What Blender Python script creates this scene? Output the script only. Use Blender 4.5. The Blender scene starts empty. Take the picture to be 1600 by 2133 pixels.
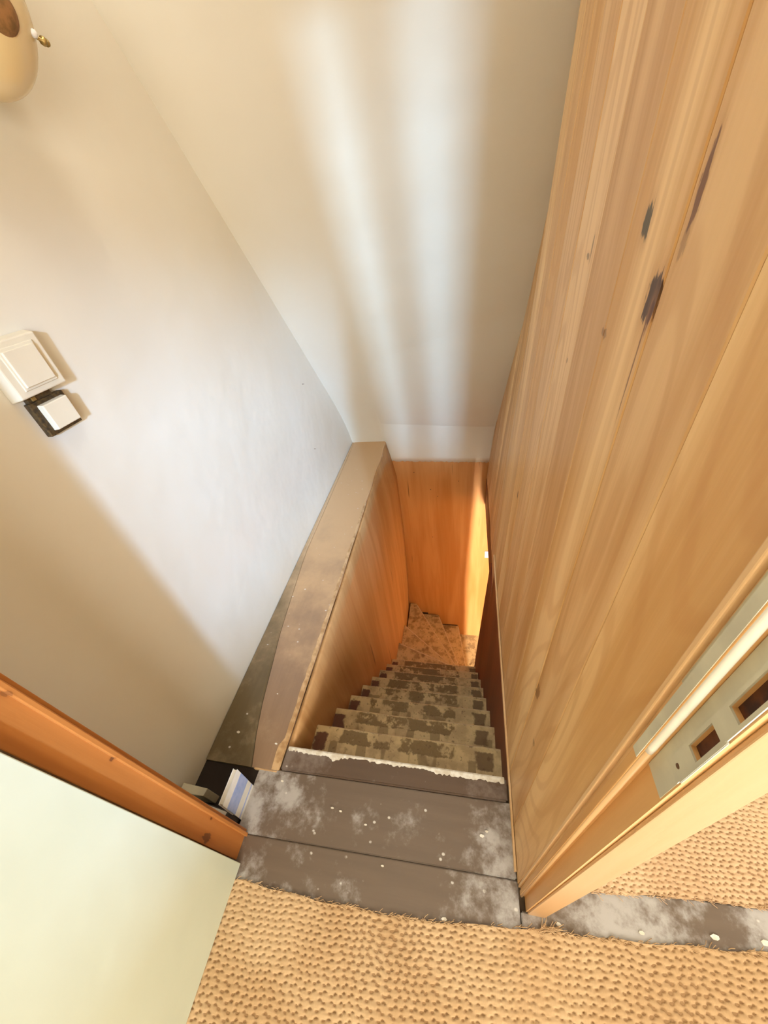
import bpy, bmesh, math, random
from mathutils import Vector, Matrix
import numpy as np
random.seed(7)
S = bpy.context.scene
C = S.collection

# ------------------------------------------------------------------ camera
cd = bpy.data.cameras.new('camera'); cam = bpy.data.objects.new('camera', cd); C.objects.link(cam)
S.camera = cam
cd.sensor_fit = 'HORIZONTAL'; cd.sensor_width = 36.0
cd.lens = 36.0 * 768.833 / 1600.0
cd.clip_start = 0.01
Rw = Vector((0.9773, 0.0073, -0.2117)); Dw = Vector((0.167, -0.640, 0.7501)); Nw = Vector((0.130, 0.7690, 0.6259))
# image axes (right, down, forward) -> world (x = Rw, y = Dw, z = -Nw)
def w_of(i):
    return Vector((Rw[i], Dw[i], -Nw[i]))
right, down, fwd = w_of(0), w_of(1), w_of(2)
fwd.normalize(); right = (right - fwd * right.dot(fwd)).normalized()
up = right.cross(fwd)
m = Matrix((right, up, -fwd)).transposed().to_4x4()
cam.matrix_world = m

# ------------------------------------------------------------------ light
W = bpy.data.worlds.new('world'); S.world = W; W.use_nodes = True
W.node_tree.nodes['Background'].inputs[0].default_value = (0.75, 0.85, 1.0, 1)
W.node_tree.nodes['Background'].inputs[1].default_value = 1.0
def area(name, loc, target, sx, sy, power, col, spread=180):
    l = bpy.data.lights.new(name, 'AREA'); l.shape = 'RECTANGLE'; l.size = sx; l.size_y = sy
    l.energy = power; l.color = col; l.spread = math.radians(spread)
    o = bpy.data.objects.new(name, l); C.objects.link(o); o.location = loc
    d = Vector(target) - Vector(loc)
    o.rotation_euler = d.to_track_quat('-Z', 'Z' if abs(d.normalized().z) < .9 else 'Y').to_euler()
    return o
area('daylight_through_side_sash', (3.3, -7.0, 2.0), (-.947, 1.6, -.9), 0.55, 0.6, 1250, (0.38, 0.62, 1.0))
area('daylight_through_streak_window', (0.4, -7.0, 2.2), (-.35, 2.4, -.9), 0.14, 0.45, 660, (0.42, 0.68, 1.0))  # compact lamp outside the unseen opening shaped for the slope streaks
area('rear_fill_light', (0.9, -2.60, 0.2), (0.3, 0.5, -0.3), 2.2, 1.5, 92, (1.0, 0.94, 0.84))  # broad warm fill, added inside the room to lift the walls
area('side_window_daylight', (2.9, 0.2, 0.2), (0.3, 0.2, -0.8), 1.3, 1.5, 28, (1.0, 0.96, 0.93))
area('lower_window_daylight', (0.52, -3.0, -2.95), (0.3, 2.75, -3.2), 0.28, 1.3, 560, (1.0, 0.92, 0.78))
area('stair_fill_light', (-0.3, 0.75, 1.40), (-0.4, 1.4, -0.5), 0.5, 0.5, 9, (1.0, 0.92, 0.80))  # unseen fill added above the stairs, imitates warm bounce
vs = S.view_settings
S.display_settings.display_device = 'sRGB'
vs.view_transform = 'Standard'; vs.look = 'None'; vs.gamma = 1.0; vs.use_curve_mapping = False
vs.exposure = 0.5

# ------------------------------------------------------------------ materials
class NT:
    def __init__(s, name, rough=.6, spec=.4):
        s.m = bpy.data.materials.new(name); s.m.use_nodes = True
        s.t = s.m.node_tree; s.b = s.t.nodes['Principled BSDF']
        s.b.inputs['Roughness'].default_value = rough
        s.b.inputs['Specular IOR Level'].default_value = spec
    def n(s, typ, **kw):
        x = s.t.nodes.new(typ)
        for k, v in kw.items(): setattr(x, k, v)
        return x
    def l(s, a, b): s.t.links.new(a, b)
    def put(s, sock, v):
        if isinstance(v, bpy.types.NodeSocket): s.l(v, sock)
        else: sock.default_value = v
    def co(s, rnd=0.0):
        c = s.n('ShaderNodeTexCoord').outputs['Object']
        if rnd:
            oi = s.n('ShaderNodeObjectInfo'); v = s.n('ShaderNodeVectorMath', operation='ADD')
            mm = s.math('MULTIPLY', oi.outputs['Random'], rnd)
            s.l(c, v.inputs[0]); s.l(mm, v.inputs[1]); c = v.outputs[0]
        return c
    def scale(s, v, sc, loc=(0, 0, 0), rot=(0, 0, 0)):
        mp = s.n('ShaderNodeMapping'); s.l(v, mp.inputs['Vector'])
        mp.inputs['Scale'].default_value = sc; mp.inputs['Location'].default_value = loc; mp.inputs['Rotation'].default_value = rot
        return mp.outputs[0]
    def noise(s, v, sc=5, det=4, rough=.55, dist=0):
        x = s.n('ShaderNodeTexNoise'); s.l(v, x.inputs['Vector'])
        x.inputs['Scale'].default_value = sc; x.inputs['Detail'].default_value = det
        x.inputs['Roughness'].default_value = rough; x.inputs['Distortion'].default_value = dist
        return x.outputs['Fac']
    def math(s, op, a, b=0.0, c=0.0, clamp=False):
        x = s.n('ShaderNodeMath', operation=op); x.use_clamp = clamp
        s.put(x.inputs[0], a); s.put(x.inputs[1], b); s.put(x.inputs[2], c)
        return x.outputs[0]
    def step(s, v, lo, hi):
        x = s.n('ShaderNodeMapRange', interpolation_type='SMOOTHSTEP')
        s.put(x.inputs['Value'], v); x.inputs['From Min'].default_value = lo; x.inputs['From Max'].default_value = hi
        return x.outputs[0]
    def mix(s, f, a, b, mode='MIX'):
        x = s.n('ShaderNodeMix', data_type='RGBA', blend_type=mode)
        s.put(x.inputs[0], f)
        for i, v in ((6, a), (7, b)):
            if isinstance(v, bpy.types.NodeSocket): s.l(v, x.inputs[i])
            else: x.inputs[i].default_value = (*v, 1)
        return x.outputs[2]
    def sep(s, v):
        x = s.n('ShaderNodeSeparateXYZ'); s.l(v, x.inputs[0]); return x.outputs
    def col(s, v): 
        if isinstance(v, bpy.types.NodeSocket): s.l(v, s.b.inputs['Base Color'])
        else: s.b.inputs['Base Color'].default_value = (*v, 1)
    def bump(s, h, st=.2, d=.002):
        x = s.n('ShaderNodeBump'); s.l(h, x.inputs['Height']); x.inputs['Strength'].default_value = st; x.inputs['Distance'].default_value = d
        s.l(x.outputs[0], s.b.inputs['Normal'])

def plaster(name, a, b, rough=.42):
    t = NT(name, rough, .45); c = t.co()
    n1 = t.noise(c, 1.6, 4); n2 = t.noise(c, 9, 5)
    t.col(t.mix(t.step(n1, .3, .7), a, b))
    h = t.math('ADD', t.math('MULTIPLY', n1, 6), t.math('MULTIPLY', n2, .35)); t.bump(h, .22, .012)
    return t.m
def pine(name, light, dark, axis='z', rough=.45, knots=(), var=0.0, warp=.6, marks=True, flame=False):
    """wood with the grain along one axis; knots are (y, z, ry, rz, strength) in object space"""
    t = NT(name, rough, .35); c0 = t.co(); c = t.co(3.1)
    ax = {'x': 0, 'y': 1, 'z': 2}[axis]
    s1 = [8, 8, 8]; s1[ax] = .7
    s2 = [95, 95, 95]; s2[ax] = 3
    broad = t.noise(t.scale(c, s1), 1, 3, .5, warp)
    s3 = [26, 26, 26]; s3[ax] = 1.1
    mid = t.noise(t.scale(c, s3), 1, 4, .55, 1.2)
    fine = t.noise(t.scale(c, s2), 1.6, 3, .6, .3)
    v = t.math('ADD', t.math('MULTIPLY', broad, .70), t.math('ADD', t.math('MULTIPLY', mid, .20), t.math('MULTIPLY', fine, .10)))
    col = t.mix(t.step(v, .36, .64), light, dark)
    if flame:   # arched annual rings
        w = t.math('SINE', t.math('MULTIPLY', t.noise(t.scale(c, (6, 6, .8)), 1, 1, .4, .2), 95))
        col = t.mix(t.math('MULTIPLY', t.step(w, .25, .95), .30), col, (dark[0] * .86, dark[1] * .76, dark[2] * .68))
    oi = t.n('ShaderNodeObjectInfo')
    col = t.mix(1.0, col, oi.outputs['Color'], 'MULTIPLY')
    if marks:
        sp = t.noise(t.scale(c, [x * .35 for x in s3]), 3.3, 1)
        col = t.mix(t.math('MULTIPLY', t.step(sp, .76, .80), .75), col, tuple(x * .25 for x in dark))
    if knots:
        o = t.sep(c0); nz = t.noise(t.scale(c0, (60, 170, 40)), 1, 4)
        for (ky, kz, ry, rz, st, kc) in knots:
            dy = t.math('DIVIDE', t.math('SUBTRACT', o[1], ky), ry * 1.7); dz = t.math('DIVIDE', t.math('SUBTRACT', o[2], kz), rz)
            r = t.math('SQRT', t.math('ADD', t.math('MULTIPLY', dy, dy), t.math('MULTIPLY', dz, dz)))
            r = t.math('ADD', r, t.math('MULTIPLY', t.math('SUBTRACT', nz, .5), 2.2))
            f = t.math('MULTIPLY', t.step(r, 1.3, 1.0), st)
            halo = t.math('MULTIPLY', t.step(r, 2.6, .9), st * .35)
            col = t.mix(halo, col, (dark[0]*.75, dark[1]*.6, dark[2]*.5))
            col = t.mix(f, col, kc)
    t.col(col); t.bump(t.math('ADD', fine, mid), .25, .001)
    return t.m
def plain(name, col, rough=.5, metal=0, spec=.4, mott=None, msc=12, bump=0):
    t = NT(name, rough, spec); t.b.inputs['Metallic'].default_value = metal
    n = t.noise(t.co(), msc, 5)
    t.col(t.mix(t.step(n, .35, .65), col, mott or tuple(x * .85 for x in col)))
    if bump: t.bump(n, bump, .002)
    return t.m

KD = (.085, .034, .010)
KNOTS = [(.529, -.043, .0055, .014, .95, (.075, .055, .022)), (.4225, -.020, .0030, .024, .9, (.15, .05, .015)),
         (.4225, -.052, .003, .012, .35, KD), (.453, -.102, .0078, .021, .97, (.06, .022, .007)), (.446, -.112, .003, .01, .9, (.10, .03, .012)),
         (.450, -.165, .0009, .045, .8, (.2, .08, .03)),
         (.766, -.088, .002, .014, .6, KD), (.783, -.101, .005, .004, .6, KD), (.583, -.167, .006, .005, .5, KD),
         (.782, -.267, .002, .005, .7, KD), (1.096, -.83, .004, .012, .9, (.05, .02, .01)),
         (1.70, .215, .004, .04, .7, KD), (.424, -.877, .006, .02, .55, KD), (.432, -.90, .004, .01, .5, KD), (.36, -1.0, .004, .01, .4, KD)]
M = {}
M['plaster'] = plaster('cream_gloss_plaster', (.79, .77, .67), (.77, .73, .61), .36)
M['plank'] = pine('pine_plank', (.82, .555, .295), (.60, .335, .13), 'z', .42, KNOTS, flame=True)
M['pine_edge'] = pine('pine_edge', (.78, .51, .27), (.66, .40, .18), 'z', .4, marks=False)
M['pine_post'] = pine('orange_pine', (.47, .185, .045), (.36, .12, .024), 'z', .4,
                      [(.108, -1.264, .005, .020, .75, (.10, .035, .012)), (.146, -1.248, .0015, .006, .8, (.10, .035, .012)), (.148, -.774, .002, .004, .8, (.14, .05, .02)), (.150, -.494, .002, .006, .7, (.2, .07, .02))])
M['jamb'] = pine('jamb_pine', (.72, .42, .17), (.58, .30, .10), 'z', .38, marks=False)
M['arch'] = pine('architrave_pine', (.60, .37, .185), (.52, .30, .13), 'z', .30, marks=False)
M['ply'] = pine('orange_plywood', (.60, .29, .10), (.49, .205, .055), 'z', .42, [(.0, .0, .001, .001, 0, KD)])
M['panel'] = pine('stair_panel_wood', (.60, .36, .16), (.47, .25, .095), 'z', .42)
M['redwood'] = pine('dark_red_stained_wood', (.20, .050, .016), (.13, .030, .010), 'z', .5)
M['door'] = plaster('pale_green_white_paint', (.57, .62, .49), (.62, .67, .55), .38)
M['slab'] = plain('rough_timber_underfloor', (.18, .12, .07), .8)
M['dark'] = plain('void_shade_paint', (.03, .02, .015), .9)  # near-black colour stands for the shade in the recess and gaps

def floorpaint(name, base, scuff, amt, rough=.42, axis='x', far=None):
    t = NT(name, rough, .5); c = t.co(2.3)
    n1 = t.noise(c, 5.5, 6, .62); n2 = t.noise(c, 28, 5, .7)
    g = t.noise(t.scale(c, (3, 40, 40) if axis == 'x' else (40, 3, 40)), 1, 3)
    v = t.math('ADD', t.math('MULTIPLY', n1, .7), t.math('MULTIPLY', n2, .3))
    col = t.mix(g, base, tuple(x * .7 for x in base))
    if axis == 'x':   # scuffed pale towards both side walls, browner where people walk
        ox = t.sep(t.co())[0]
        side = t.step(t.math('ABSOLUTE', t.math('ADD', ox, .24)), .12, .42)
        v = t.math('ADD', v, t.math('MULTIPLY', t.math('SUBTRACT', side, .42), .15))
    col = t.mix(t.math('MULTIPLY', t.step(v, .50, .66), amt), col, scuff)
    if far:   # paint worn through to bare wood towards the far end
        o = t.sep(t.co()); col = t.mix(t.step(t.math('ADD', o[1], t.math('MULTIPLY', t.math('SUBTRACT', n1, .5), 1.5)), .5, 1.7), col, far)
    vo = t.n('ShaderNodeTexVoronoi'); vo.inputs['Scale'].default_value = 21; t.l(t.scale(c, (1, 1.3, 1)), vo.inputs['Vector'])
    fl = t.math('MULTIPLY', t.step(vo.outputs['Distance'], .13, .06), t.step(n1, .5, .56))
    col = t.mix(t.math('MULTIPLY', fl, .8), col, (.75, .72, .66))
    t.col(col); t.bump(t.math('ADD', g, t.math('MULTIPLY', v, 2)), .3, .0015)
    t.put(t.b.inputs['Roughness'], t.math('ADD', t.math('MULTIPLY', n2, .25), rough - .1))
    return t.m
M['floor'] = floorpaint('worn_grey_brown_floor_paint', (.172, .124, .088), (.54, .52, .50), .74)
M['nosing'] = floorpaint('dark_worn_nosing_paint', (.115, .070, .042), (.30, .25, .22), .5)
M['ledge'] = floorpaint('worn_taupe_ledge_paint', (.36, .235, .145), (.44, .32, .21), .4, .36, 'y', (.60, .385, .20))
M['olive'] = floorpaint('worn_olive_shade_paint', (.17, .125, .062), (.32, .26, .16), .5, .45, 'y', (.56, .38, .21))  # dark olive: worn paint mixed with the post's shadow, put into the colour
M['chip'] = plain('chipped_white_paint', (.86, .84, .76), .5, mott=(.66, .60, .48), msc=60)
M['rawwood'] = plain('raw_worn_wood_edge', (.66, .45, .24), .6, mott=(.45, .27, .12), msc=30)

def treadmat(name, straight=True):
    t = NT(name, .5, .4); c = t.co()
    cr = t.co(7.7)
    BE, OL, RD = (.68, .53, .27), (.19, .12, .040), (.12, .035, .015)
    n1 = t.noise(cr, 14, 5, .6); n2 = t.noise(cr, 55, 4, .6)
    col = t.mix(t.step(n1, .42, .62), BE, (.50, .37, .19))
    if straight:
        o = t.sep(c)
        wx = t.math('ADD', o[0], t.math('MULTIPLY', t.math('SUBTRACT', n1, .5), .07))
        wy = t.math('ADD', o[1], t.math('MULTIPLY', t.math('SUBTRACT', n2, .5), .022))
        def box(x0, x1, y0, y1, e=.006):
            f = t.math('MULTIPLY', t.step(wx, x0 - e, x0 + e), t.step(wx, x1 + e, x1 - e))
            return t.math('MULTIPLY', f, t.math('MULTIPLY', t.step(wy, y0 - e*.5, y0 + e*.5), t.step(wy, y1 + e*.5, y1 - e*.5)))
        olive = box(.125, .60, -.062, -.009)
        olive = t.math('MULTIPLY', olive, t.step(t.noise(cr, 13, 5, .65), .58, .50))
        col = t.mix(olive, col, t.mix(n2, OL, (.30, .21, .09)))
        # bare gaps in the strip behind
        gp = t.noise(t.scale(cr, (16, 2, 2)), 1, 1)
        gap = t.math('MULTIPLY', t.step(gp, .54, .57), t.step(wy, -.055, -.06))
        col = t.mix(t.math('MULTIPLY', gap, .6), col, OL)
        col = t.mix(t.math('MULTIPLY', box(.010, .065, -.10, -.030), .95), col, RD)
        col = t.mix(t.math('MULTIPLY', box(.69, .75, -.085, -.022), .9), col, (.17, .10, .04))
        noz = t.step(wy, -.010, -.005); col = t.mix(t.math('MULTIPLY', noz, .5), col, (.60, .50, .32))
    else:
        col = t.mix(t.math('MULTIPLY', t.step(n1, .50, .62), .45), col, (.30, .20, .09))
        col = t.mix(t.math('MULTIPLY', t.step(t.noise(cr, 8, 2), .62, .70), .7), col, (.22, .12, .045))
    col = t.mix(t.math('MULTIPLY', t.step(n2, .58, .68), .6), col, (.13, .07, .025))
    t.col(col); t.bump(n1, .4, .002)
    return t.m
M['tread'] = treadmat('worn_beige_tread_paint', True)
M['winder'] = treadmat('worn_beige_winder_paint', False)
M['darkriser'] = plain('dark_winder_riser', (.065, .028, .012), .7)
M['wornedge'] = plain('pale_worn_nosing', (.80, .68, .44), .5, mott=(.66, .52, .30), msc=40)
M['riser'] = plain('dark_brown_riser', (.16, .075, .03), .6, mott=(.10, .045, .018))
def sisal(name, a, b):
    t = NT(name, .9, .1); c = t.co()
    n = t.noise(c, 5, 3); f = t.noise(t.scale(c, (500, 60, 200)), 1, 2); z = t.sep(c)[2]
    col = t.mix(t.step(n, .35, .65), a, b)
    col = t.mix(t.math('MULTIPLY', t.step(z, -1.4962, -1.4992), .72), col, (b[0]*.42, b[1]*.33, b[2]*.26))
    col = t.mix(t.math('MULTIPLY', f, .3), col, (b[0]*.7, b[1]*.6, b[2]*.5))
    t.col(col); t.bump(f, .6, .001); return t.m
M['sisal'] = sisal('woven_sisal', (.62, .44, .255), (.53, .35, .185))
M['sisal2'] = sisal('pale_woven_sisal', (.70, .50, .31), (.62, .42, .25))
M['keep'] = plain('grey_white_overpaint', (.62, .58, .43), .4, mott=(.50, .47, .36), msc=14)
M['whitebead'] = plain('white_gloss_paint', (.84, .80, .70), .25, mott=(.80, .74, .62), msc=20)
M['rust'] = plain('rusty_recess', (.11, .030, .006), .7, mott=(.035, .010, .004), msc=70)
M['switch'] = plain('ivory_plastic', (.78, .72, .56), .3, mott=(.76, .70, .54))
M['blackplastic'] = plain('dark_brown_backplate', (.035, .022, .01), .45, mott=(.10, .06, .02), msc=120)
M['opal'] = plain('cream_opal_glass', (.80, .66, .38), .22, spec=.6, mott=(.78, .63, .34), msc=4)
M['rattan'] = plain('brown_dusty_fitting', (.34, .17, .06), .7, mott=(.20, .11, .035), msc=70, bump=.5)
M['brass'] = plain('tarnished_brass', (.45, .33, .12), .4, .8)
M['bookblue'] = plain('blue_cover_band', (.30, .42, .80), .45, mott=(.40, .50, .84), msc=40)
M['bookwhite'] = plain('white_cover', (.82, .83, .82), .5)
M['paper'] = plain('paper_edge', (.70, .66, .55), .8)
M['grey'] = plain('dark_grey_cloth', (.06, .055, .05), .7)
M['steel'] = plain('satin_steel', (.55, .55, .53), .3, 1.0)
M['lowwall'] = plaster('warm_lower_plaster', (.72, .52, .30), (.68, .48, .26), .6)

# ------------------------------------------------------------------ builders
def mesh(name, v, f, mat=None, parent=None, smooth=False, link=True):
    me = bpy.data.meshes.new(name); me.from_pydata([tuple(p) for p in v], [], f); me.update()
    bm = bmesh.new(); bm.from_mesh(me); bmesh.ops.recalc_face_normals(bm, faces=bm.faces); bm.to_mesh(me); bm.free()
    if smooth: me.polygons.foreach_set('use_smooth', [True] * len(me.polygons))
    if mat: me.materials.append(M[mat])
    o = bpy.data.objects.new(name, me); C.objects.link(o)
    if parent: o.parent = parent
    return o
def from_bm(name, bm, mat, parent=None, smooth=False):
    bmesh.ops.recalc_face_normals(bm, faces=bm.faces)
    me = bpy.data.meshes.new(name); bm.to_mesh(me); bm.free()
    if smooth: me.polygons.foreach_set('use_smooth', [True] * len(me.polygons))
    me.materials.append(M[mat]); o = bpy.data.objects.new(name, me); C.objects.link(o)
    if parent: o.parent = parent
    return o
def hexa(p, bev=0, seg=2):
    """p: 8 corners, 0-3 bottom loop, 4-7 top loop"""
    bm = bmesh.new(); vs_ = [bm.verts.new(q) for q in p]
    for f in ((0, 3, 2, 1), (4, 5, 6, 7), (0, 1, 5, 4), (1, 2, 6, 5), (2, 3, 7, 6), (3, 0, 4, 7)): bm.faces.new([vs_[i] for i in f])
    bmesh.ops.recalc_face_normals(bm, faces=bm.faces)
    if bev: bmesh.ops.bevel(bm, geom=bm.edges[:], offset=bev, segments=seg, affect='EDGES', profile=.5)
    return bm
def box(name, a, b, mat, parent=None, bev=0, seg=2):
    x0, y0, z0 = a; x1, y1, z1 = b
    p = [(x0, y0, z0), (x1, y0, z0), (x1, y1, z0), (x0, y1, z0), (x0, y0, z1), (x1, y0, z1), (x1, y1, z1), (x0, y1, z1)]
    return from_bm(name, hexa(p, bev, seg), mat, parent)
def prism(name, pts, z0, z1, mat, parent=None, bev=0):
    bm = bmesh.new(); a = [bm.verts.new((x, y, z0)) for x, y in pts]; b = [bm.verts.new((x, y, z1)) for x, y in pts]
    n = len(pts); bm.faces.new(a[::-1]); bm.faces.new(b)
    for i in range(n): bm.faces.new((a[i], a[(i + 1) % n], b[(i + 1) % n], b[i]))
    bmesh.ops.recalc_face_normals(bm, faces=bm.faces)
    if bev: bmesh.ops.bevel(bm, geom=bm.edges[:], offset=bev, segments=2, affect='EDGES')
    return from_bm(name, bm, mat, parent)
def lathe(name, prof, mat, parent=None, seg=32, M4=None):
    bm = bmesh.new(); rings = []
    for r, z in prof:
        rings.append([bm.verts.new((r * math.cos(2 * math.pi * k / seg), r * math.sin(2 * math.pi * k / seg), z)) for k in range(seg)])
    for i in range(len(rings) - 1):
        for k in range(seg): bm.faces.new((rings[i][k], rings[i][(k + 1) % seg], rings[i + 1][(k + 1) % seg], rings[i + 1][k]))
    bm.faces.new(rings[0][::-1]); bm.faces.new(rings[-1])
    if M4: bmesh.ops.transform(bm, matrix=M4, verts=bm.verts)
    return from_bm(name, bm, mat, parent, True)
def addbox(bm, a, b):
    x0, y0, z0 = a; x1, y1, z1 = b
    v = [bm.verts.new(q) for q in [(x0, y0, z0), (x1, y0, z0), (x1, y1, z0), (x0, y1, z0), (x0, y0, z1), (x1, y0, z1), (x1, y1, z1), (x0, y1, z1)]]
    for f in ((0, 3, 2, 1), (4, 5, 6, 7), (0, 1, 5, 4), (1, 2, 6, 5), (2, 3, 7, 6), (3, 0, 4, 7)): bm.faces.new([v[i] for i in f])
def struct(o): o['kind'] = 'structure'; return o
def thing(name, label, cat, loc=(0, 0, 0), group=None):
    o = bpy.data.objects.new(name, None); C.objects.link(o); o.location = loc; o.empty_display_size = .05
    o['label'] = label; o['category'] = cat
    if group: o['group'] = group
    return o
def sempty(name):
    o = bpy.data.objects.new(name, None); C.objects.link(o); o['kind'] = 'structure'; return o

FZ = -1.5            # upper floor
LZ = -4.356          # lower floor
XL = -0.947          # left wall face
YB = 2.75            # back of the stairwell
XP = -0.645          # stair side of the ledge
RISE, GO, Y0 = .204, .157, .42
XR = .145
def slope_y(z): return 2.788 - .689 * (z + 1.454)

# ------------------------------------------------------------------ shell
wl = struct(box('wall_left', (XL - .1, -2.8, -1.7), (XL, 2.85, 1.6), 'plaster'))
for (y, z) in ((2.059, -.729), (1.975, -1.121)):
    lathe('nail', [(.0035, 0), (.0035, .002), (.0012, .002), (.0012, .012)], 'riser', wl, 8, Matrix.Translation((XL - .002, y, z)) @ Matrix.Rotation(math.pi / 2, 4, 'Y'))
zt = 1.5
ys, zs = YB + .035, None
zs = -1.454 - (ys - 2.788) / .689 - .16
N = 60
# sloping plaster ceiling (underside of the roof) with a ragged lower edge, and the flat ceiling
bm = bmesh.new(); cols = []
xs = [XL - .03 + (3.03 - XL) * i / 240 for i in range(241)]
for x in xs:
    rag = random.uniform(-.006, .006)
    z0 = -1.700 - .035 * min(max((x - XP) / .8, 0), 1) if x > -.66 else -1.60
    A, B, D_ = Vector((slope_y(-.98), -.98)), Vector((2.7465, -1.394)), Vector((2.7465, z0))
    p = [(x, *(A * u * u + B * 2 * u * (1 - u) + D_ * (1 - u) ** 2)) for u in [k / 14 for k in range(15)]]
    p[0] = (x, 2.7465, z0 - .004 + rag)
    p += [(x, slope_y(z), z) for z in (-.7, -.2, .4, zt)] + [(x, slope_y(zt) + .10, zt + .05), (x, 2.90, z0)]
    cols.append([bm.verts.new(q) for q in p])
NP = len(cols[0])
for i in range(len(cols) - 1):
    for k in range(NP): bm.faces.new((cols[i][k], cols[i + 1][k], cols[i + 1][(k + 1) % NP], cols[i][(k + 1) % NP])).smooth = k < NP - 4
bm.faces.new(cols[0]); bm.faces.new(cols[-1][::-1])
struct(from_bm('ceiling', bm, 'plaster'))
struct(box('ceiling', (XL, -2.8, zt), (3.0, slope_y(zt) + .02, zt + .1), 'plaster'))
bm = bmesh.new()
H1, H2 = (.93, 1.50, .15, .90), (-.03, .215, .55, 1.36)
addbox(bm, (XL - .1, -2.9, -1.7), (H2[0], -2.8, 1.6)); addbox(bm, (H2[1], -2.9, -1.7), (H1[0], -2.8, 1.6)); addbox(bm, (H1[1], -2.9, -1.7), (3.1, -2.8, 1.6))
for h in (H1, H2):
    addbox(bm, (h[0], -2.9, -1.7), (h[1], -2.8, h[2])); addbox(bm, (h[0], -2.9, h[3]), (h[1], -2.8, 1.6))
struct(from_bm('wall_rear', bm, 'plaster'))
w1 = sempty('window_1'); w2 = sempty('streak_window')
for w, h, bars in ((w1, H1, ()), (w2, H2, ((.060, .102),))):  # second opening is out of view, shaped to throw streaks on the slope
    for nm, a, b in (('sill', (h[0] - .02, -2.92, h[2] - .02), (h[1] + .02, -2.78, h[2] + .005)), ('head', (h[0], -2.87, h[3] - .012), (h[1], -2.83, h[3])),
                     ('jamb', (h[0], -2.87, h[2]), (h[0] + .01, -2.83, h[3])), ('jamb', (h[1] - .01, -2.87, h[2]), (h[1], -2.83, h[3]))):
        box(nm, a, b, 'jamb', w)
    for a, b in bars: box('streak_bar', (a, -2.875, h[2]), (b, -2.825, h[3]), 'jamb', w)  # added bar, splits the daylight into two streaks
struct(box('wall_far_right', (3.0, -2.8, -1.7), (3.1, 2.85, 1.6), 'plaster'))

# back of the stairwell: orange plywood sheet
bm = bmesh.new()
addbox(bm, (-.80, YB, LZ), (3.0, YB + .03, -1.55))
wb = struct(from_bm('wall_back', bm, 'ply'))
box('dark_gap', (-.56, YB - .004, -3.950), (-.43, YB + .001, -3.925), 'dark', wb)
box('dark_gap', (-.27, YB - .004, -4.175), (-.07, YB + .001, -4.150), 'dark', wb)
for (x, z) in ((-.30, -2.02), (-.24, -2.10), (-.31, -2.62), (-.05, -1.93), (-.44, -1.83)):
    lathe('nail', [(.004, 0), (.004, .003), (.001, .0031)], 'riser', wb, 8, Matrix.Translation((x, YB, z)) @ Matrix.Rotation(math.pi / 2, 4, 'X'))

# ------------------------------------------------------------------ floors
fl = sempty('floor')
box('underfloor', (XL, -2.8, -1.74), (3.0, .405, -1.522), 'slab', fl)
box('underfloor', (.26, .405, -1.80), (3.0, 2.75, -1.522), 'slab', fl)
box('header_beam', (.190, 1.75, -2.20), (3.0, YB - .001, -1.905), 'redwood', fl)
box('underfloor', (XL, .405, -1.74), (-.68, 2.75, -1.522), 'slab', fl)
def board(p, z1=FZ, th=.024, mat='floor', bev=.003):
    return prism('floorboard', p, z1 - th, z1, mat, fl, bev)
# worn nosing board, landing boards (each one board)
board([(-.640, .3415), (.143, .3565), (.143, .422), (-.640, .417)], FZ + .004, .035, 'nosing', .005)
board([(-.722, .1570), (.1525, .180), (.1525, .3555), (-.640, .3405), (-.722, .338)], FZ)
board([(-.722, .02), (.155, .03), (.155, .1790), (-.722, .1560)], FZ)
board([(.158, .05), (1.0, .10), (1.0, .235), (.56, .212), (.218, .180), (.218, .121), (.158, .121)], FZ)
board([(1.003, .10), (2.95, .15), (2.95, .26), (1.003, .235)], FZ)
box('recess_board', (XL, .17, -1.522), (-.725, .337, -1.512), 'dark', fl)  # shade behind post and book painted as a near-black board
# ledge along the left wall
def split(y): return float(np.interp(y, [.33, .5, .9, 1.4, 2.8], [-.750, -.80, -.865, -.915, -.930]))  # tapered border of the olive strip, partly the painted shadow's outline
def ledge(fa, fb, mat, nm='ledge_board'):
    bm = bmesh.new(); n = 22; L = []
    for i in range(n + 1):
        y = .336 + (YB - .336) * i / n
        w = .0035 * math.sin(i * 1.7) + random.uniform(-.0015, .0015)
        xa = fa(y); x1 = fb(y) + (w if fb(y) > -.7 else 0)
        L.append([bm.verts.new(q) for q in [(xa, y, FZ - .03), (x1 - .004, y, FZ - .03), (x1, y, FZ - .022), (x1 - .002, y, FZ - .004), (x1 - .010, y, FZ + .001), (xa, y, FZ)]])
    for i in range(n):
        for k in range(6): bm.faces.new((L[i][k], L[i][(k + 1) % 6], L[i + 1][(k + 1) % 6], L[i + 1][k]))
    bm.faces.new(L[0]); bm.faces.new(L[-1])
    return from_bm(nm, bm, mat, fl)
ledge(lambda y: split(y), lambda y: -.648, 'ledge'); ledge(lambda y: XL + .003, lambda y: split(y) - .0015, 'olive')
box('end_grain', (-.742, .332, FZ - .026), (-.652, .337, FZ + .0006), 'rawwood', fl, .001)
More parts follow.
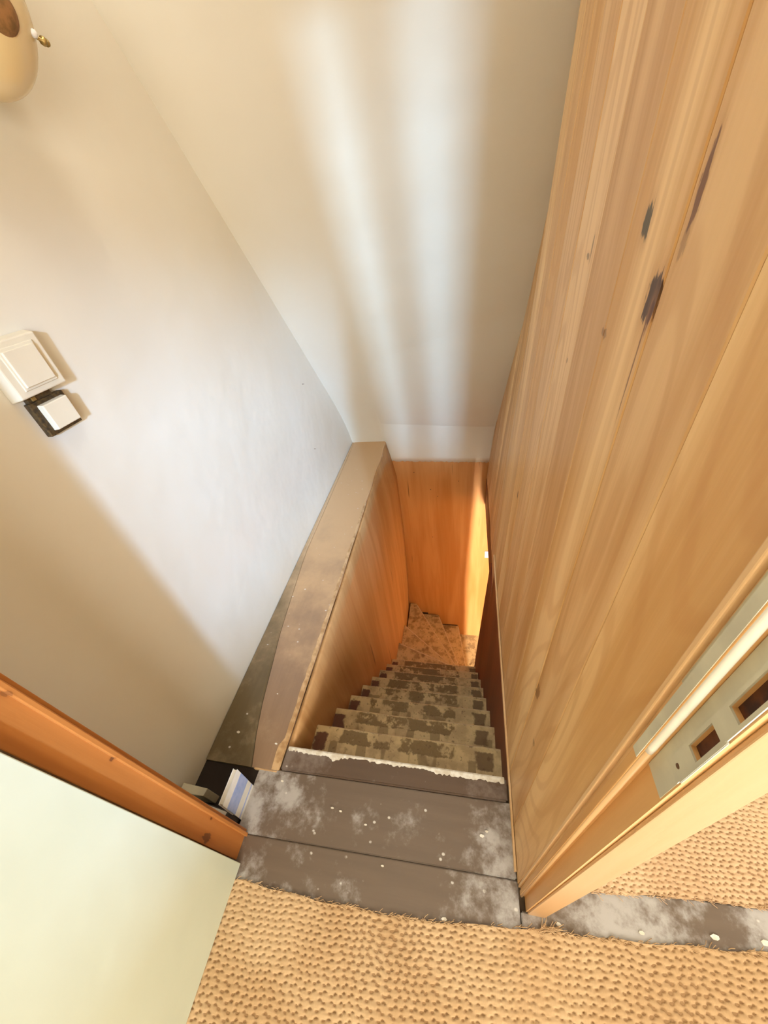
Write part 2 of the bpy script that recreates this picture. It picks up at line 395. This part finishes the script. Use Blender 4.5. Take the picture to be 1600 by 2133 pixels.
# pale bare edge of the ledge lip
bm = bmesh.new(); prev = None; n = 60
for i in range(n + 1):
    y = .338 + (1.9 - .338) * i / n
    w = max(.0015, .010 - .009 * i / n + random.uniform(-.003, .003)) + (.010 if i < 4 else 0)
    q = [bm.verts.new((-.6475, y, FZ - .006)), bm.verts.new((-.652, y, FZ + .0012)), bm.verts.new((-.656 - w, y, FZ + .0016))]
    if prev:
        for k in range(2): bm.faces.new((prev[k], prev[k + 1], q[k + 1], q[k]))
    prev = q
lip = from_bm('bare_edge', bm, 'rawwood', fl)
sm = lip.modifiers.new('thickness', 'SOLIDIFY'); sm.thickness = .001
# chipped white paint line on the nosing edge
bm = bmesh.new(); prev = None; n = 130
for i in range(n + 1):
    u = i / n; x = -.634 + .77 * u; ye = .4175 + .005 * u
    w = .008 + random.uniform(-.003, .004) + .014 * math.exp(-((u - .235) / .028) ** 2) + .006 * math.exp(-((u - .13) / .05) ** 2)
    if .30 < u < .40: w *= .6
    if u > .7: w += .005
    q = [bm.verts.new((x, ye + .0008, FZ - .014)), bm.verts.new((x, ye + .0004, FZ + .003)), bm.verts.new((x, ye - .004, FZ + .0052)), bm.verts.new((x, ye - .004 - w, FZ + .0052))]
    if prev:
        for k in range(3): bm.faces.new((prev[k], prev[k + 1], q[k + 1], q[k]))
    prev = q
cp = from_bm('chipped_paint', bm, 'chip', fl)
sm = cp.modifiers.new('thickness', 'SOLIDIFY'); sm.thickness = .0008
# flakes of plaster lying about on the boards
for (x, y, r) in ((-.045, .072, .006), (-.30, .236, .004), (-.42, .262, .004), (-.39, .258, .004), (.06, .262, .006), (.075, .275, .004), (-.62, .31, .004), (.25, .112, .005), (-.23, .15, .004), (.62, .15, .008), (.73, .16, .009), (.45, .13, .006), (-.69, .42, .004), (-.86, .44, .006), (-.76, .60, .003)):
    bm = bmesh.new(); n = 6; a0 = random.random() * 6
    pts = [(x + r * (1 + .5 * random.random()) * math.cos(a0 + k * 2 * math.pi / n), y + r * .55 * (1 + .5 * random.random()) * math.sin(a0 + k * 2 * math.pi / n)) for k in range(n)]
    bm.free(); prism('paint_flake', pts, FZ - .0005, FZ + .0025, 'chip', fl)

# ------------------------------------------------------------------ sisal carpets
def weave(name, x0, x1, edge, y0, y1, mat, parent, px=.026, py=.0135, nx=9, ny=7, amp=.0055, z=-1.5, ang=0.0):
    """woven loops as real relief; edge(x) gives the far (or near) border"""
    cx = int((x1 - x0) / px * nx); cy = int((y1 - y0) / py * ny)
    X, T = np.meshgrid(np.linspace(x0, x1, cx), np.linspace(0, 1, cy), indexing='ij')
    e0, e1 = edge(X)
    Y = e0 + (e1 - e0) * T
    rx = X + Y * ang + .004 * np.sin(Y * 61 + X * 23) + .003 * np.sin(X * 47); ry = Y - X * .06 + .0022 * np.sin(X * 31) + .0014 * np.sin(X * 83 + Y * 40)
    row = np.floor(ry / py); fx = (rx / px + .5 * (row % 2) + .12 * np.sin(row * 2.1)) % 1 - .5; fy = (ry / py) % 1 - .5
    pit = np.exp(-((np.abs(np.abs(fx) - .5)) / .16) ** 2) * np.exp(-((np.abs(np.abs(fy) - .5)) / .30) ** 2)
    cord = .5 + .5 * np.cos(2 * np.pi * (fy + .45 * fx))
    H = np.clip(.78 + .22 * cord * np.cos(np.pi * fx) ** 2 - 1.15 * pit, 0, 1)
    rng = np.random.RandomState(3); H = H * (.86 + .14 * np.sin(row * 12.9 + np.floor(rx / px + .5 * (row % 2)) * 78.2) ** 2) + rng.uniform(-.05, .05, H.shape)
    Z = z + .0005 + amp * H + .0015 * np.sin(X * 9) * np.cos(Y * 13)
    V = np.stack([X, Y, Z], -1).reshape(-1, 3)
    I = np.arange(cx * cy).reshape(cx, cy)
    F = np.stack([I[:-1, :-1], I[1:, :-1], I[1:, 1:], I[:-1, 1:]], -1).reshape(-1, 4)
    me = bpy.data.meshes.new(name); me.vertices.add(len(V)); me.vertices.foreach_set('co', V.ravel())
    me.loops.add(F.size); me.loops.foreach_set('vertex_index', F.ravel())
    me.polygons.add(len(F)); me.polygons.foreach_set('loop_start', np.arange(0, F.size, 4)); me.polygons.foreach_set('loop_total', np.full(len(F), 4))
    me.update(calc_edges=True); me.polygons.foreach_set('use_smooth', [True] * len(F))
    me.materials.append(M[mat]); o = bpy.data.objects.new(name, me); C.objects.link(o); o.parent = parent; o['kind'] = 'stuff'
    return o
def fringe(name, pts, mat, parent, n=260, ln=.012):
    bm = bmesh.new()
    for k in range(n):
        u = random.random() * (len(pts) - 1); i = int(u); a, b = Vector(pts[i]), Vector(pts[i + 1]); p = a.lerp(b, u - i)
        ang = math.atan2(b.y - a.y, b.x - a.x) + random.gauss(0, .35)
        L = ln * random.uniform(.5, 1.6); d = Vector((math.cos(ang), math.sin(ang), random.uniform(-.1, .25))); s = Vector((-d.y, d.x, 0)) * .0007
        q = p + Vector((0, random.uniform(-.004, .003), random.uniform(.0005, .003))); up_ = Vector((0, 0, .001))
        mid = q + d * L * .5 + Vector((0, 0, .001)) + s * 2 * random.uniform(-1, 1); end = q + d * L
        rings = [[bm.verts.new(w + s), bm.verts.new(w - s), bm.verts.new(w + up_)] for w in (q, mid, end)]
        for r0, r1 in zip(rings, rings[1:]):
            for j in range(3): bm.faces.new((r0[j], r0[(j + 1) % 3], r1[(j + 1) % 3], r1[j]))
    o = from_bm(name, bm, mat, parent); o['kind'] = 'stuff'; return o
EX = np.array([-.95, -.70, -.65, -.40, -.10, .208, .35, .47, .73, 1.2, 3.0]); EY = np.array([.045, .050, .053, .050, .060, .094, .104, .115, .143, .16, .2])
def edge_near(X): e = np.interp(X, EX, EY) + .002 * np.sin(X * 37); return (np.full_like(X, -.50), e)
ct = thing('sisal_carpet', 'golden brown woven sisal carpet in the foreground before the landing boards', 'carpet', (0, 0, 0))
prism('backing', [(-.94, -2.78), (2.98, -2.78), (2.98, -.45), (-.94, -.45)], -1.5215, -1.4935, 'sisal', ct)
prism('backing', [(-.94, -.45), (1.35, -.45), (1.35, .155), (.73, .138), (.21, .088), (-.1, .055), (-.94, .040)], -1.499, -1.4985, 'sisal', ct)
prism('backing', [(1.35, -.45), (2.98, -.45), (2.98, .19), (1.35, .155)], -1.5215, -1.4935, 'sisal', ct)
weave('weave', -.76, 1.35, edge_near, -.50, .12, 'sisal', ct, ang=.25)
fringe('frayed_edge', [(x, float(np.interp(x, EX, EY)), -1.4985) for x in np.linspace(-.70, 1.0, 30)], 'sisal', ct, 420)
fringe('frayed_edge', [(.19, .085, -1.498), (.215, .098, -1.497), (.24, .10, -1.498)], 'sisal', ct, 60, .02)
c2 = thing('sisal_carpet', 'pale straw sisal carpet in the side room right of the grey threshold', 'carpet', (0, 0, 0))
def edge_far(X): return (np.interp(X, [.22, .34, .56, 1.0, 3.0], [.178, .184, .210, .236, .27]) + .0015 * np.sin(X * 41), np.full_like(X, .85))
prism('backing', [(.235, .187), (.56, .213), (1.2, .245), (1.2, .85), (.27, .85)], -1.499, -1.4985, 'sisal2', c2)
prism('backing', [(1.2, .245), (2.98, .275), (2.98, .85), (1.2, .85)], -1.5215, -1.4935, 'sisal2', c2)
prism('backing', [(.28, .85), (2.98, .85), (2.98, 2.70), (.28, 2.70)], -1.5215, -1.4935, 'sisal2', c2)
weave('weave', .235, 1.2, edge_far, .18, .85, 'sisal2', c2, px=.020, py=.012, ang=.1)
fringe('frayed_edge', [(x, float(np.interp(x, [.22, .34, .56, 1.0], [.18, .186, .212, .238])), -1.4985) for x in np.linspace(.24, 1.0, 20)], 'sisal2', c2, 260)

# ------------------------------------------------------------------ plank partition on the right
wr = sempty('wall_right')
def lin(y, a, b): return float(np.interp(y, a, b))
def xb(y): return lin(y, [.17, 1.45, 1.60, 2.16, 2.8], [.153, .161, .178, .188, .192])
def sxx(y): return lin(y, [.17, 1.0, 1.64, 2.16, 2.8], [.009, .035, .056, .074, .073])
def zb(y): return lin(y, [.17, 1.449, 1.451, 2.8], [-1.5, -1.5, -1.86, -1.90])
def xp(y, z): return xb(y) + sxx(y) * (z - zb(y))
joints = [.172, .300, .4375, .585, .74, .90, 1.06, 1.19, 1.32, 1.45, 1.58, 1.71, 1.84, 2.0, 2.16, 2.32, 2.48, 2.63, 2.775]
tones = [(.95, .90, .82), (1.04, 1.0, .88), (.93, .88, .82), (1.03, 1.02, 1.0), (.91, .86, .80), (1.06, 1.05, .98)]
for i in range(len(joints) - 1):
    ya, yb_ = joints[i] + .0006, joints[i + 1] - .0006
    off = random.uniform(0, .0016)
    bm = bmesh.new(); n = 10; L = []
    for k in range(n + 1):
        row = []
        for (y, dx) in ((ya, 0.0014), (ya + .0016, 0), (yb_ - .0016, 0), (yb_, 0.0014), (yb_, .024), (ya, .024)):
            zt_ = min(1.48, -1.454 - (y - 2.788 - .04) / .689); z0 = zb(y) + (.004 if y > .44 else .001)
            z = z0 + (zt_ - z0) * k / n
            row.append(bm.verts.new((xp(y, z) + dx + off, y, z)))
        L.append(row)
    for k in range(n):
        for j in range(6): bm.faces.new((L[k][j], L[k][(j + 1) % 6], L[k + 1][(j + 1) % 6], L[k + 1][j]))
    bm.faces.new(L[0]); bm.faces.new(L[-1][::-1])
    o = from_bm('plank', bm, 'plank', wr); t = tones[(i * 5 + 1) % 6]; o.color = (*t, 1)
# solid core behind the planks, plastered on the far side
bm = bmesh.new(); L = []
for k in range(12):
    y = .172 + (2.76 - .172) * k / 11; zt_ = min(1.48, -1.454 - (y - 2.788 - .03) / .689)
    L.append([bm.verts.new((xp(y, z) + .0262, y, z)) for z in (-1.5, zt_)] + [bm.verts.new((xp(y, z) + .062, y, z)) for z in (zt_, -1.5)])
for k in range(11):
    for j in range(4): bm.faces.new((L[k][j], L[k][(j + 1) % 4], L[k + 1][(j + 1) % 4], L[k + 1][j]))
bm.faces.new(L[0]); bm.faces.new(L[-1][::-1])
from_bm('partition_core', bm, 'plaster', wr)
# thin pale lath along the foot of the planks
bm = bmesh.new(); L = []
for k in range(16):
    y = .196 + (1.43 - .196) * k / 15; x = xb(y)
    L.append([bm.verts.new(q) for q in [(x - .0065, y, FZ + .001), (x - .0006, y, FZ + .001), (x - .0002, y, FZ + .016), (x - .0055, y, FZ + .013)]])
for k in range(15):
    for j in range(4): bm.faces.new((L[k][j], L[k][(j + 1) % 4], L[k + 1][(j + 1) % 4], L[k + 1][j]))
bm.faces.new(L[0]); bm.faces.new(L[-1][::-1])
from_bm('foot_lath', bm, 'pine_edge', wr)

# ------------------------------------------------------------------ right door jamb with its lock keep
jr = sempty('trim_1')
def vbox(nm, x0, x1, y0, y1, mat, bev=.0012, z0=FZ + .0, z1=.70):
    return box(nm, (x0, y0, z0), (x1, y1, z1), mat, jr, bev)
vbox('edge_strip', .1555, .20, .1655, .1712, 'pine_edge')
vbox('groove_strip', .161, .20, .1608, .1655, 'plank', .0005)
vbox('door_stop', .1585, .20, .1500, .1600, 'jamb', .001)
lathe('rounded_bead', [(.0032, FZ + .001), (.0032, -.40)], 'pine_edge', jr, 14, Matrix.Translation((.1625, .1500, 0)))
lathe('rounded_bead', [(.0032, -.40), (.0034, -.39), (.0034, .7)], 'whitebead', jr, 14, Matrix.Translation((.1625, .1500, 0)))
vbox('overpaint', .1579, .1585, .1512, .1598, 'keep', 0, -.42)
vbox('overpaint', .1605, .1612, .1606, .1640, 'keep', 0, -.30)
# jamb post: built in pieces round the two recesses so that the holes are real
JX0, JX1, JY0, JY1 = .1705, .2215, .1215, .1500
holes = [(-.344, -.302), (-.276, -.226)]; hy0, hy1 = .1250, .1365
bm = bmesh.new()
segs = [(FZ, holes[0][0]), (holes[0][1], holes[1][0]), (holes[1][1], .7)]
bm2 = bmesh.new()
addbox(bm2, (JX0 + .022, JY0, FZ), (JX1, JY1, .7))
for a, b in segs: addbox(bm2, (JX0, JY0, a), (JX0 + .022, JY1, b))
for a, b in holes:
    addbox(bm2, (JX0, JY0, a), (JX0 + .022, hy0, b)); addbox(bm2, (JX0, hy1, a), (JX0 + .022, JY1, b))
bm.free(); from_bm('jamb_post', bm2, 'jamb', jr)
for a, b in holes:
    box('latch_recess', (JX0 + .0035, hy0, a), (JX0 + .021, hy1, b), 'rust', jr)
# overpainted keep plate (with the same two holes)
def plate(nm, x0, x1, y0, y1, z0, z1, mat, par, hs):
    bm = bmesh.new(); zz = z0
    for a, b in hs:
        addbox(bm, (x0, y0, zz), (x1, y1, a)); addbox(bm, (x0, y0, a), (x1, hy0, b)); addbox(bm, (x0, hy1, a), (x1, y1, b)); zz = b
    addbox(bm, (x0, y0, zz), (x1, y1, z1)); return from_bm(nm, bm, mat, par)
kp = plate('keep_paint', JX0 - .0006, JX0, JY0 + .0015, JY1 - .0005, -.428, .10, 'keep', jr, holes)
kp2 = plate('keep_plate', JX0 - .0016, JX0 - .0006, .1225, .1395, -.385, -.19, 'keep', jr, holes)
prism('keep_lip', [(JX0 - .0022, .1208), (JX0 - .0006, .1208), (JX0 - .0006, .1232), (JX0 - .0022, .1232)], -.378, -.295, 'keep', jr, .0004)
for z in (-.372, -.203):
    lathe('screw', [(.0022, 0), (.0018, .0008)], 'riser', kp2, 12, Matrix.Translation((JX0 - .0016, .131, z)) @ Matrix.Rotation(-math.pi / 2, 4, 'Y'))
box('architrave', (JX0 + .004, JY0 - .0045, FZ), (.2175, JY0 - .0001, .72), 'arch', jr, .0012)
vbox('side_casing', .2025, .2255, .1505, .1760, 'jamb')

# left door post, door head and the white door leaf
jl = sempty('trim_2')
box('door_post', (-.765, .093, FZ), (-.688, .168, .70), 'pine_post', jl, .002)
box('stop_strip', (-.705, .150, FZ), (-.6795, .160, .70), 'pine_post', jl, .002)
box('wall_filler', (XL, .100, FZ), (-.765, .160, .70), 'plaster', jl)
dh = struct(box('trim_3', (XL, .093, .70), (3.0, .172, .78), 'jamb', None, .002))
struct(box('wall_over_door', (XL, .10, .78), (3.0, .165, 1.5), 'plaster'))
dr = sempty('door_1')
box('door_leaf', (-.708, -.64, FZ + .006), (-.668, .088, .69), 'door', dr, .0015)
for z in (-1.25, .25):
    lathe('hinge', [(.006, -.04), (.006, .04)], 'steel', dr, 12, Matrix.Translation((-.712, .094, z)))
hd = lathe('door_handle', [(.022, 0), (.022, .006), (.008, .008), (.008, .040), (.020, .048), (.026, .060), (.018, .070), (.004, .072)], 'steel', dr, 20,
           Matrix.Translation((-.668, -.585, -.45)) @ Matrix.Rotation(math.pi / 2, 4, 'Y'))

# ------------------------------------------------------------------ staircase
st = thing('staircase', 'steep worn beige-painted wooden staircase winding down to the right', 'stairs', (0, 0, 0))
# tread: local x 0..w, nose at y 0, top z 0
def tread_mesh(w):
    bm = bmesh.new(); d = GO + .022; n = 26; L = []
    for i in range(n + 1):
        x = w * i / n; r = random.uniform(-.0012, .0012) - .002 * math.exp(-((i / n - .5) / .25) ** 2)
        L.append([bm.verts.new(q) for q in [(x, -d, -.032), (x, -.006, -.032), (x, r, -.026), (x, .0012 + r, -.010), (x, -.004 + r, -.001 + r * .5), (x, -.012, 0), (x, -d, 0)]])
    for i in range(n):
        for k in range(7): bm.faces.new((L[i][k], L[i][(k + 1) % 7], L[i + 1][(k + 1) % 7], L[i + 1][k]))
    bm.faces.new(L[0]); bm.faces.new(L[-1][::-1]); return bm
W0 = XR + .004 - (XP + .012)
src = from_bm('tread', tread_mesh(W0), 'tread', st)
rs = from_bm('riser', hexa([(0, -.014, -.0), (W0, -.014, 0), (W0, 0, 0), (0, 0, 0), (0, -.014, RISE - .034), (W0, -.014, RISE - .034), (W0, 0, RISE - .034), (0, 0, RISE - .034)]), 'riser', st)
for k in range(1, 9):
    o = src if k == 1 else src.copy(); r = rs if k == 1 else rs.copy()
    if k > 1:
        C.objects.link(o); C.objects.link(r)
    o.parent = st; r.parent = st
    y = Y0 + GO * k; z = FZ - RISE * k
    o.location = (XP + .012, y, z)
    r.location = (XP + .012, y - GO - .006, z + .001)
# winders: wedges round the pivot at the end of the right-hand string
PX, PY = .128, Y0 + GO * 8 + .01
def hit(a):
    dx, dy = -math.cos(a), math.sin(a)
    t1 = (XP + .012 - PX) / dx if dx < -1e-6 else 1e9
    t2 = (YB - .008 - PY) / dy if dy > 1e-6 else 1e9
    t = min(t1, t2); return (PX + dx * t, PY + dy * t)
angs = [math.radians(a) for a in (0, 20, 39, 57, 68, 80)]
for i in range(5):
    a0, a1 = angs[i], angs[i + 1]; a0b = a0 - math.radians(3 if i else 0)
    z = FZ - RISE * (9 + i); p0, p1 = hit(max(a0b, 0)), hit(a1)
    pts = [(PX + .0, PY - .0), p0]
    if (p0[0] <= XP + .013) and p1[1] >= YB - .009: pts.append((XP + .012, YB - .008))
    pts.append(p1)
    sc = .03
    pts.append((PX + .03 * math.sin(a1) * 0 - .004, PY + .004))
    prism('winder_tread', pts, z - .032, z, 'winder', st, .003)
    e0, e1 = Vector((PX, PY)), Vector(p1); dv = (e1 - e0).normalized(); sn = Vector((math.sin(a1), math.cos(a1)))
    e0 = e0 + dv * .03; e1 = e1 - dv * .03
    prism('worn_nosing', [tuple(e0 - sn * .004), tuple(e1 - sn * .011), tuple(e1 - sn * .0005), tuple(e0 - sn * .0005)], z - .001, z + .0012, 'wornedge', st)
    # riser under the front edge of this wedge
    nrm = Vector((math.sin(a1), math.cos(a1))) * .016
    q0 = Vector((PX, PY)) - nrm * .5; q1 = Vector(p1) - nrm * .5
    prism('riser', [tuple(q0), tuple(q1), tuple(q1 - nrm * .8), tuple(q0 - nrm * .8)], z - RISE + .001, z - .033, 'darkriser', st)
# left side panel: bowed wooden wall between ledge and treads
bm = bmesh.new(); ny, nz = 24, 24; G = []
def panx(y, z):
    f = min(max((y - 1.2) / 1.55, 0), 1) ** 1.5
    xe = lin(z, [-4.4, -3.7, -3.2, -2.5, -1.85, -1.55, -1.5], [-.662, -.672, -.64, -.617, -.62, -.668, -.675])
    return XP * (1 - f) + xe * f
for i in range(ny + 1):
    y = .405 + (YB - .006 - .405) * i / ny
    G.append([bm.verts.new((panx(y, z), y, z)) for z in np.linspace(LZ, FZ - .012, nz + 1)])
for i in range(ny):
    for j in range(nz): bm.faces.new((G[i][j], G[i + 1][j], G[i + 1][j + 1], G[i][j + 1]))
sp = from_bm('side_panel', bm, 'panel', st, True)
so = sp.modifiers.new('thickness', 'SOLIDIFY'); so.thickness = .02; so.offset = -1
sp['label'] = 'bowed light brown wooden side panel'
# right side panel (dark red-brown) under the planks
def rx(y, z):
    a = .153 + (z + 1.5) * .020; b = max(.095, .173 + (z + 1.87) * .056)
    u = min(max((y - 1.1) / .62, 0), 1); return a * (1 - u) + b * u
bm = bmesh.new(); cells = {}
ysp = [.405, .8, 1.1, 1.28, 1.449, 1.6, 1.724]; zsp = [LZ, -3.9, -3.3, -2.9, -2.5, -2.2, -1.872, -1.504]
for side in (0, 1):
    for a, y in enumerate(ysp):
        for b, z in enumerate(zsp): cells[side, a, b] = bm.verts.new((rx(y, z) + .022 * side, y, z))
inside = lambda a, b: 0 <= a < 6 and 0 <= b < 7 and not (a >= 4 and b == 6)
for a in range(6):
    for b in range(7):
        if not inside(a, b): continue
        for sd in (0, 1): bm.faces.new([cells[sd, a, b], cells[sd, a + 1, b], cells[sd, a + 1, b + 1], cells[sd, a, b + 1]])
        for na, nb, c0, c1 in ((a - 1, b, (a, b), (a, b + 1)), (a + 1, b, (a + 1, b), (a + 1, b + 1)), (a, b - 1, (a, b), (a + 1, b)), (a, b + 1, (a, b + 1), (a + 1, b + 1))):
            if not inside(na, nb): bm.faces.new([cells[0, *c0], cells[0, *c1], cells[1, *c1], cells[1, *c0]])
bmesh.ops.delete(bm, geom=[v for v in bm.verts if not v.link_faces], context='VERTS')
rp = from_bm('side_panel', bm, 'redwood', st); rp['label'] = 'dark red-brown stained side panel'
box('landing_fascia', (XP, .385, FZ - .24), (XR, .405, FZ - .032), 'riser', st)
box('end_trim', (.1515, 1.7245, -1.56), (.178, 1.745, LZ + .01), 'panel', st, .002) if False else None

# ------------------------------------------------------------------ lower storey seen at the foot of the stairs
struct(box('floor', (-.70, -3.4, LZ - .1), (3.0, YB, LZ), 'winder'))
struct(box('wall_lower_right', (3.0, -3.4, LZ), (3.1, 2.8, -1.8), 'lowwall'))
struct(box('wall_lower_rear', (-.7, -3.5, LZ), (3.1, -3.4, -1.8), 'lowwall'))
struct(box('wall_lower_left', (.16, -3.4, LZ), (.20, .40, -1.80), 'lowwall'))
ls = thing('light_switch', 'small white light switch on the orange wall at the foot of the stairs', 'switch', (.243, YB, -2.848))
box('switch_plate', (-.031, -.010, -.045), (.031, 0, .045), 'bookwhite', ls, .002)
box('rocker', (-.012, -.014, -.02), (.012, -.010, .02), 'bookwhite', ls, .001)

# ------------------------------------------------------------------ fittings on the left wall
def rot_box(nm, par, y0, y1, z0, z1, d0, d1, mat, bev, taper=0):
    p = [(d0, y0, z0), (d0, y1, z0), (d0, y1, z1), (d0, y0, z1), (d1, y0 + taper, z0 + taper), (d1, y1 - taper, z0 + taper), (d1, y1 - taper, z1 - taper), (d1, y0 + taper, z1 - taper)]
    return from_bm(nm, hexa(p, bev), mat, par)
s1 = thing('light_switch', 'large ivory rocker light switch on the white left wall', 'switch', (XL, .668, -.155))
rot_box('switch_box', s1, -.062, .062, -.060, .060, 0, .030, 'switch', .003, .005)
rot_box('frame', s1, -.041, .041, -.043, .043, .030, .033, 'switch', .0012, .001)
rot_box('rocker', s1, -.036, .036, -.037, .037, .0325, .0375, 'switch', .001, .001)
s2 = thing('light_switch', 'small square switch with ivory cover on a dark exposed base, below the larger switch', 'switch', (XL, .668, -.262))
rot_box('back_plate', s2, -.044, .044, -.040, .038, 0, .016, 'blackplastic', .002)
rot_box('mounting_lug', s2, -.038, .022, .036, .052, 0, .012, 'blackplastic', .002)
rot_box('cover', s2, -.031, .037, -.031, .030, .010, .030, 'switch', .002, .002)
rot_box('terminal', s2, -.030, -.020, .040, .048, .012, .016, 'brass', .001)
gl = thing('wall_lamp', 'rounded cream opal wall lamp with brown cap at the top left corner', 'lamp', (XL + .1087, .888, .3815))
R_, K_ = .1039, 1.276
prof = [(R_ * math.sin(math.pi * k / 30), -R_ * K_ * math.cos(math.pi * k / 30)) for k in range(1, 30)]
lathe('shade', prof, 'opal', gl, 48)
def aim(p, nrm, roll=0):
    return Matrix.Translation(p) @ Vector(nrm).to_track_quat('Z', 'Y').to_matrix().to_4x4()
lathe('cap', [(.030, -.012), (.029, .000), (.026, .006), (.018, .010), (.006, .012), (.001, .012)], 'rattan', gl, 28, aim((.089, -.017, -.047), (.095, -.016, -.030)))
lathe('bead', [(.001, -.004), (.0045, -.003), (.006, .001), (.005, .005), (.002, .007)], 'bookwhite', gl, 14, aim((.084, .043, -.057), (.5, .6, -.2)))
lathe('thumb_screw', [(.0025, 0), (.0025, .012), (.006, .0125), (.0065, .018), (.003, .019), (.003, .022), (.0055, .0225), (.004, .026)], 'brass', gl, 12, aim((.080, .050, -.059), (.0, 1.0, -.12)))
lathe('wall_bracket', [(.05, 0), (.05, .008), (.030, .014), (.030, .03)], 'brass', gl, 24, Matrix.Translation((-.1087, 0, 0)) @ Matrix.Rotation(math.pi / 2, 4, 'Y'))

# ------------------------------------------------------------------ things stuck behind the post
bk = thing('book', 'slim white and blue striped book standing beside the left door post', 'book', (-.727, .235, FZ))
bk.rotation_euler = (0, math.radians(4), 0)
box('pages', (-.006, -.044, .001), (.006, .046, .180), 'paper', bk)
box('cover', (.006, -.047, 0), (.0075, .048, .182), 'bookwhite', bk); box('cover', (-.0075, -.047, 0), (-.006, .048, .182), 'bookwhite', bk)
box('blue_band', (.0075, -.047, .068), (.0080, .048, .145), 'bookblue', bk)
box('blue_band', (.0075, -.047, .018), (.0080, .048, .026), 'bookblue', bk)
nb = thing('notebook', 'dark grey notebook wedged between the orange post and the striped book', 'book', (-.79, .185, -1.512))
nb.rotation_euler = (0, 0, math.radians(-6))
box('cover', (-.075, -.012, 0), (.06, .012, .10), 'grey', nb, .002)
box('pages', (-.073, -.009, .004), (.055, .009, .102), 'paper', nb)
wd = thing('wood_offcut', 'small pale wooden offcut in the dark corner behind the post', 'offcut', (-.885, .225, -1.512))
from_bm('block', hexa([(-.045, -.012, 0), (.045, -.008, 0), (.05, .014, 0), (-.045, .016, 0), (-.045, -.012, .10), (.040, -.008, .09), (.045, .014, .09), (-.045, .016, .10)], .002), 'keep', wd)
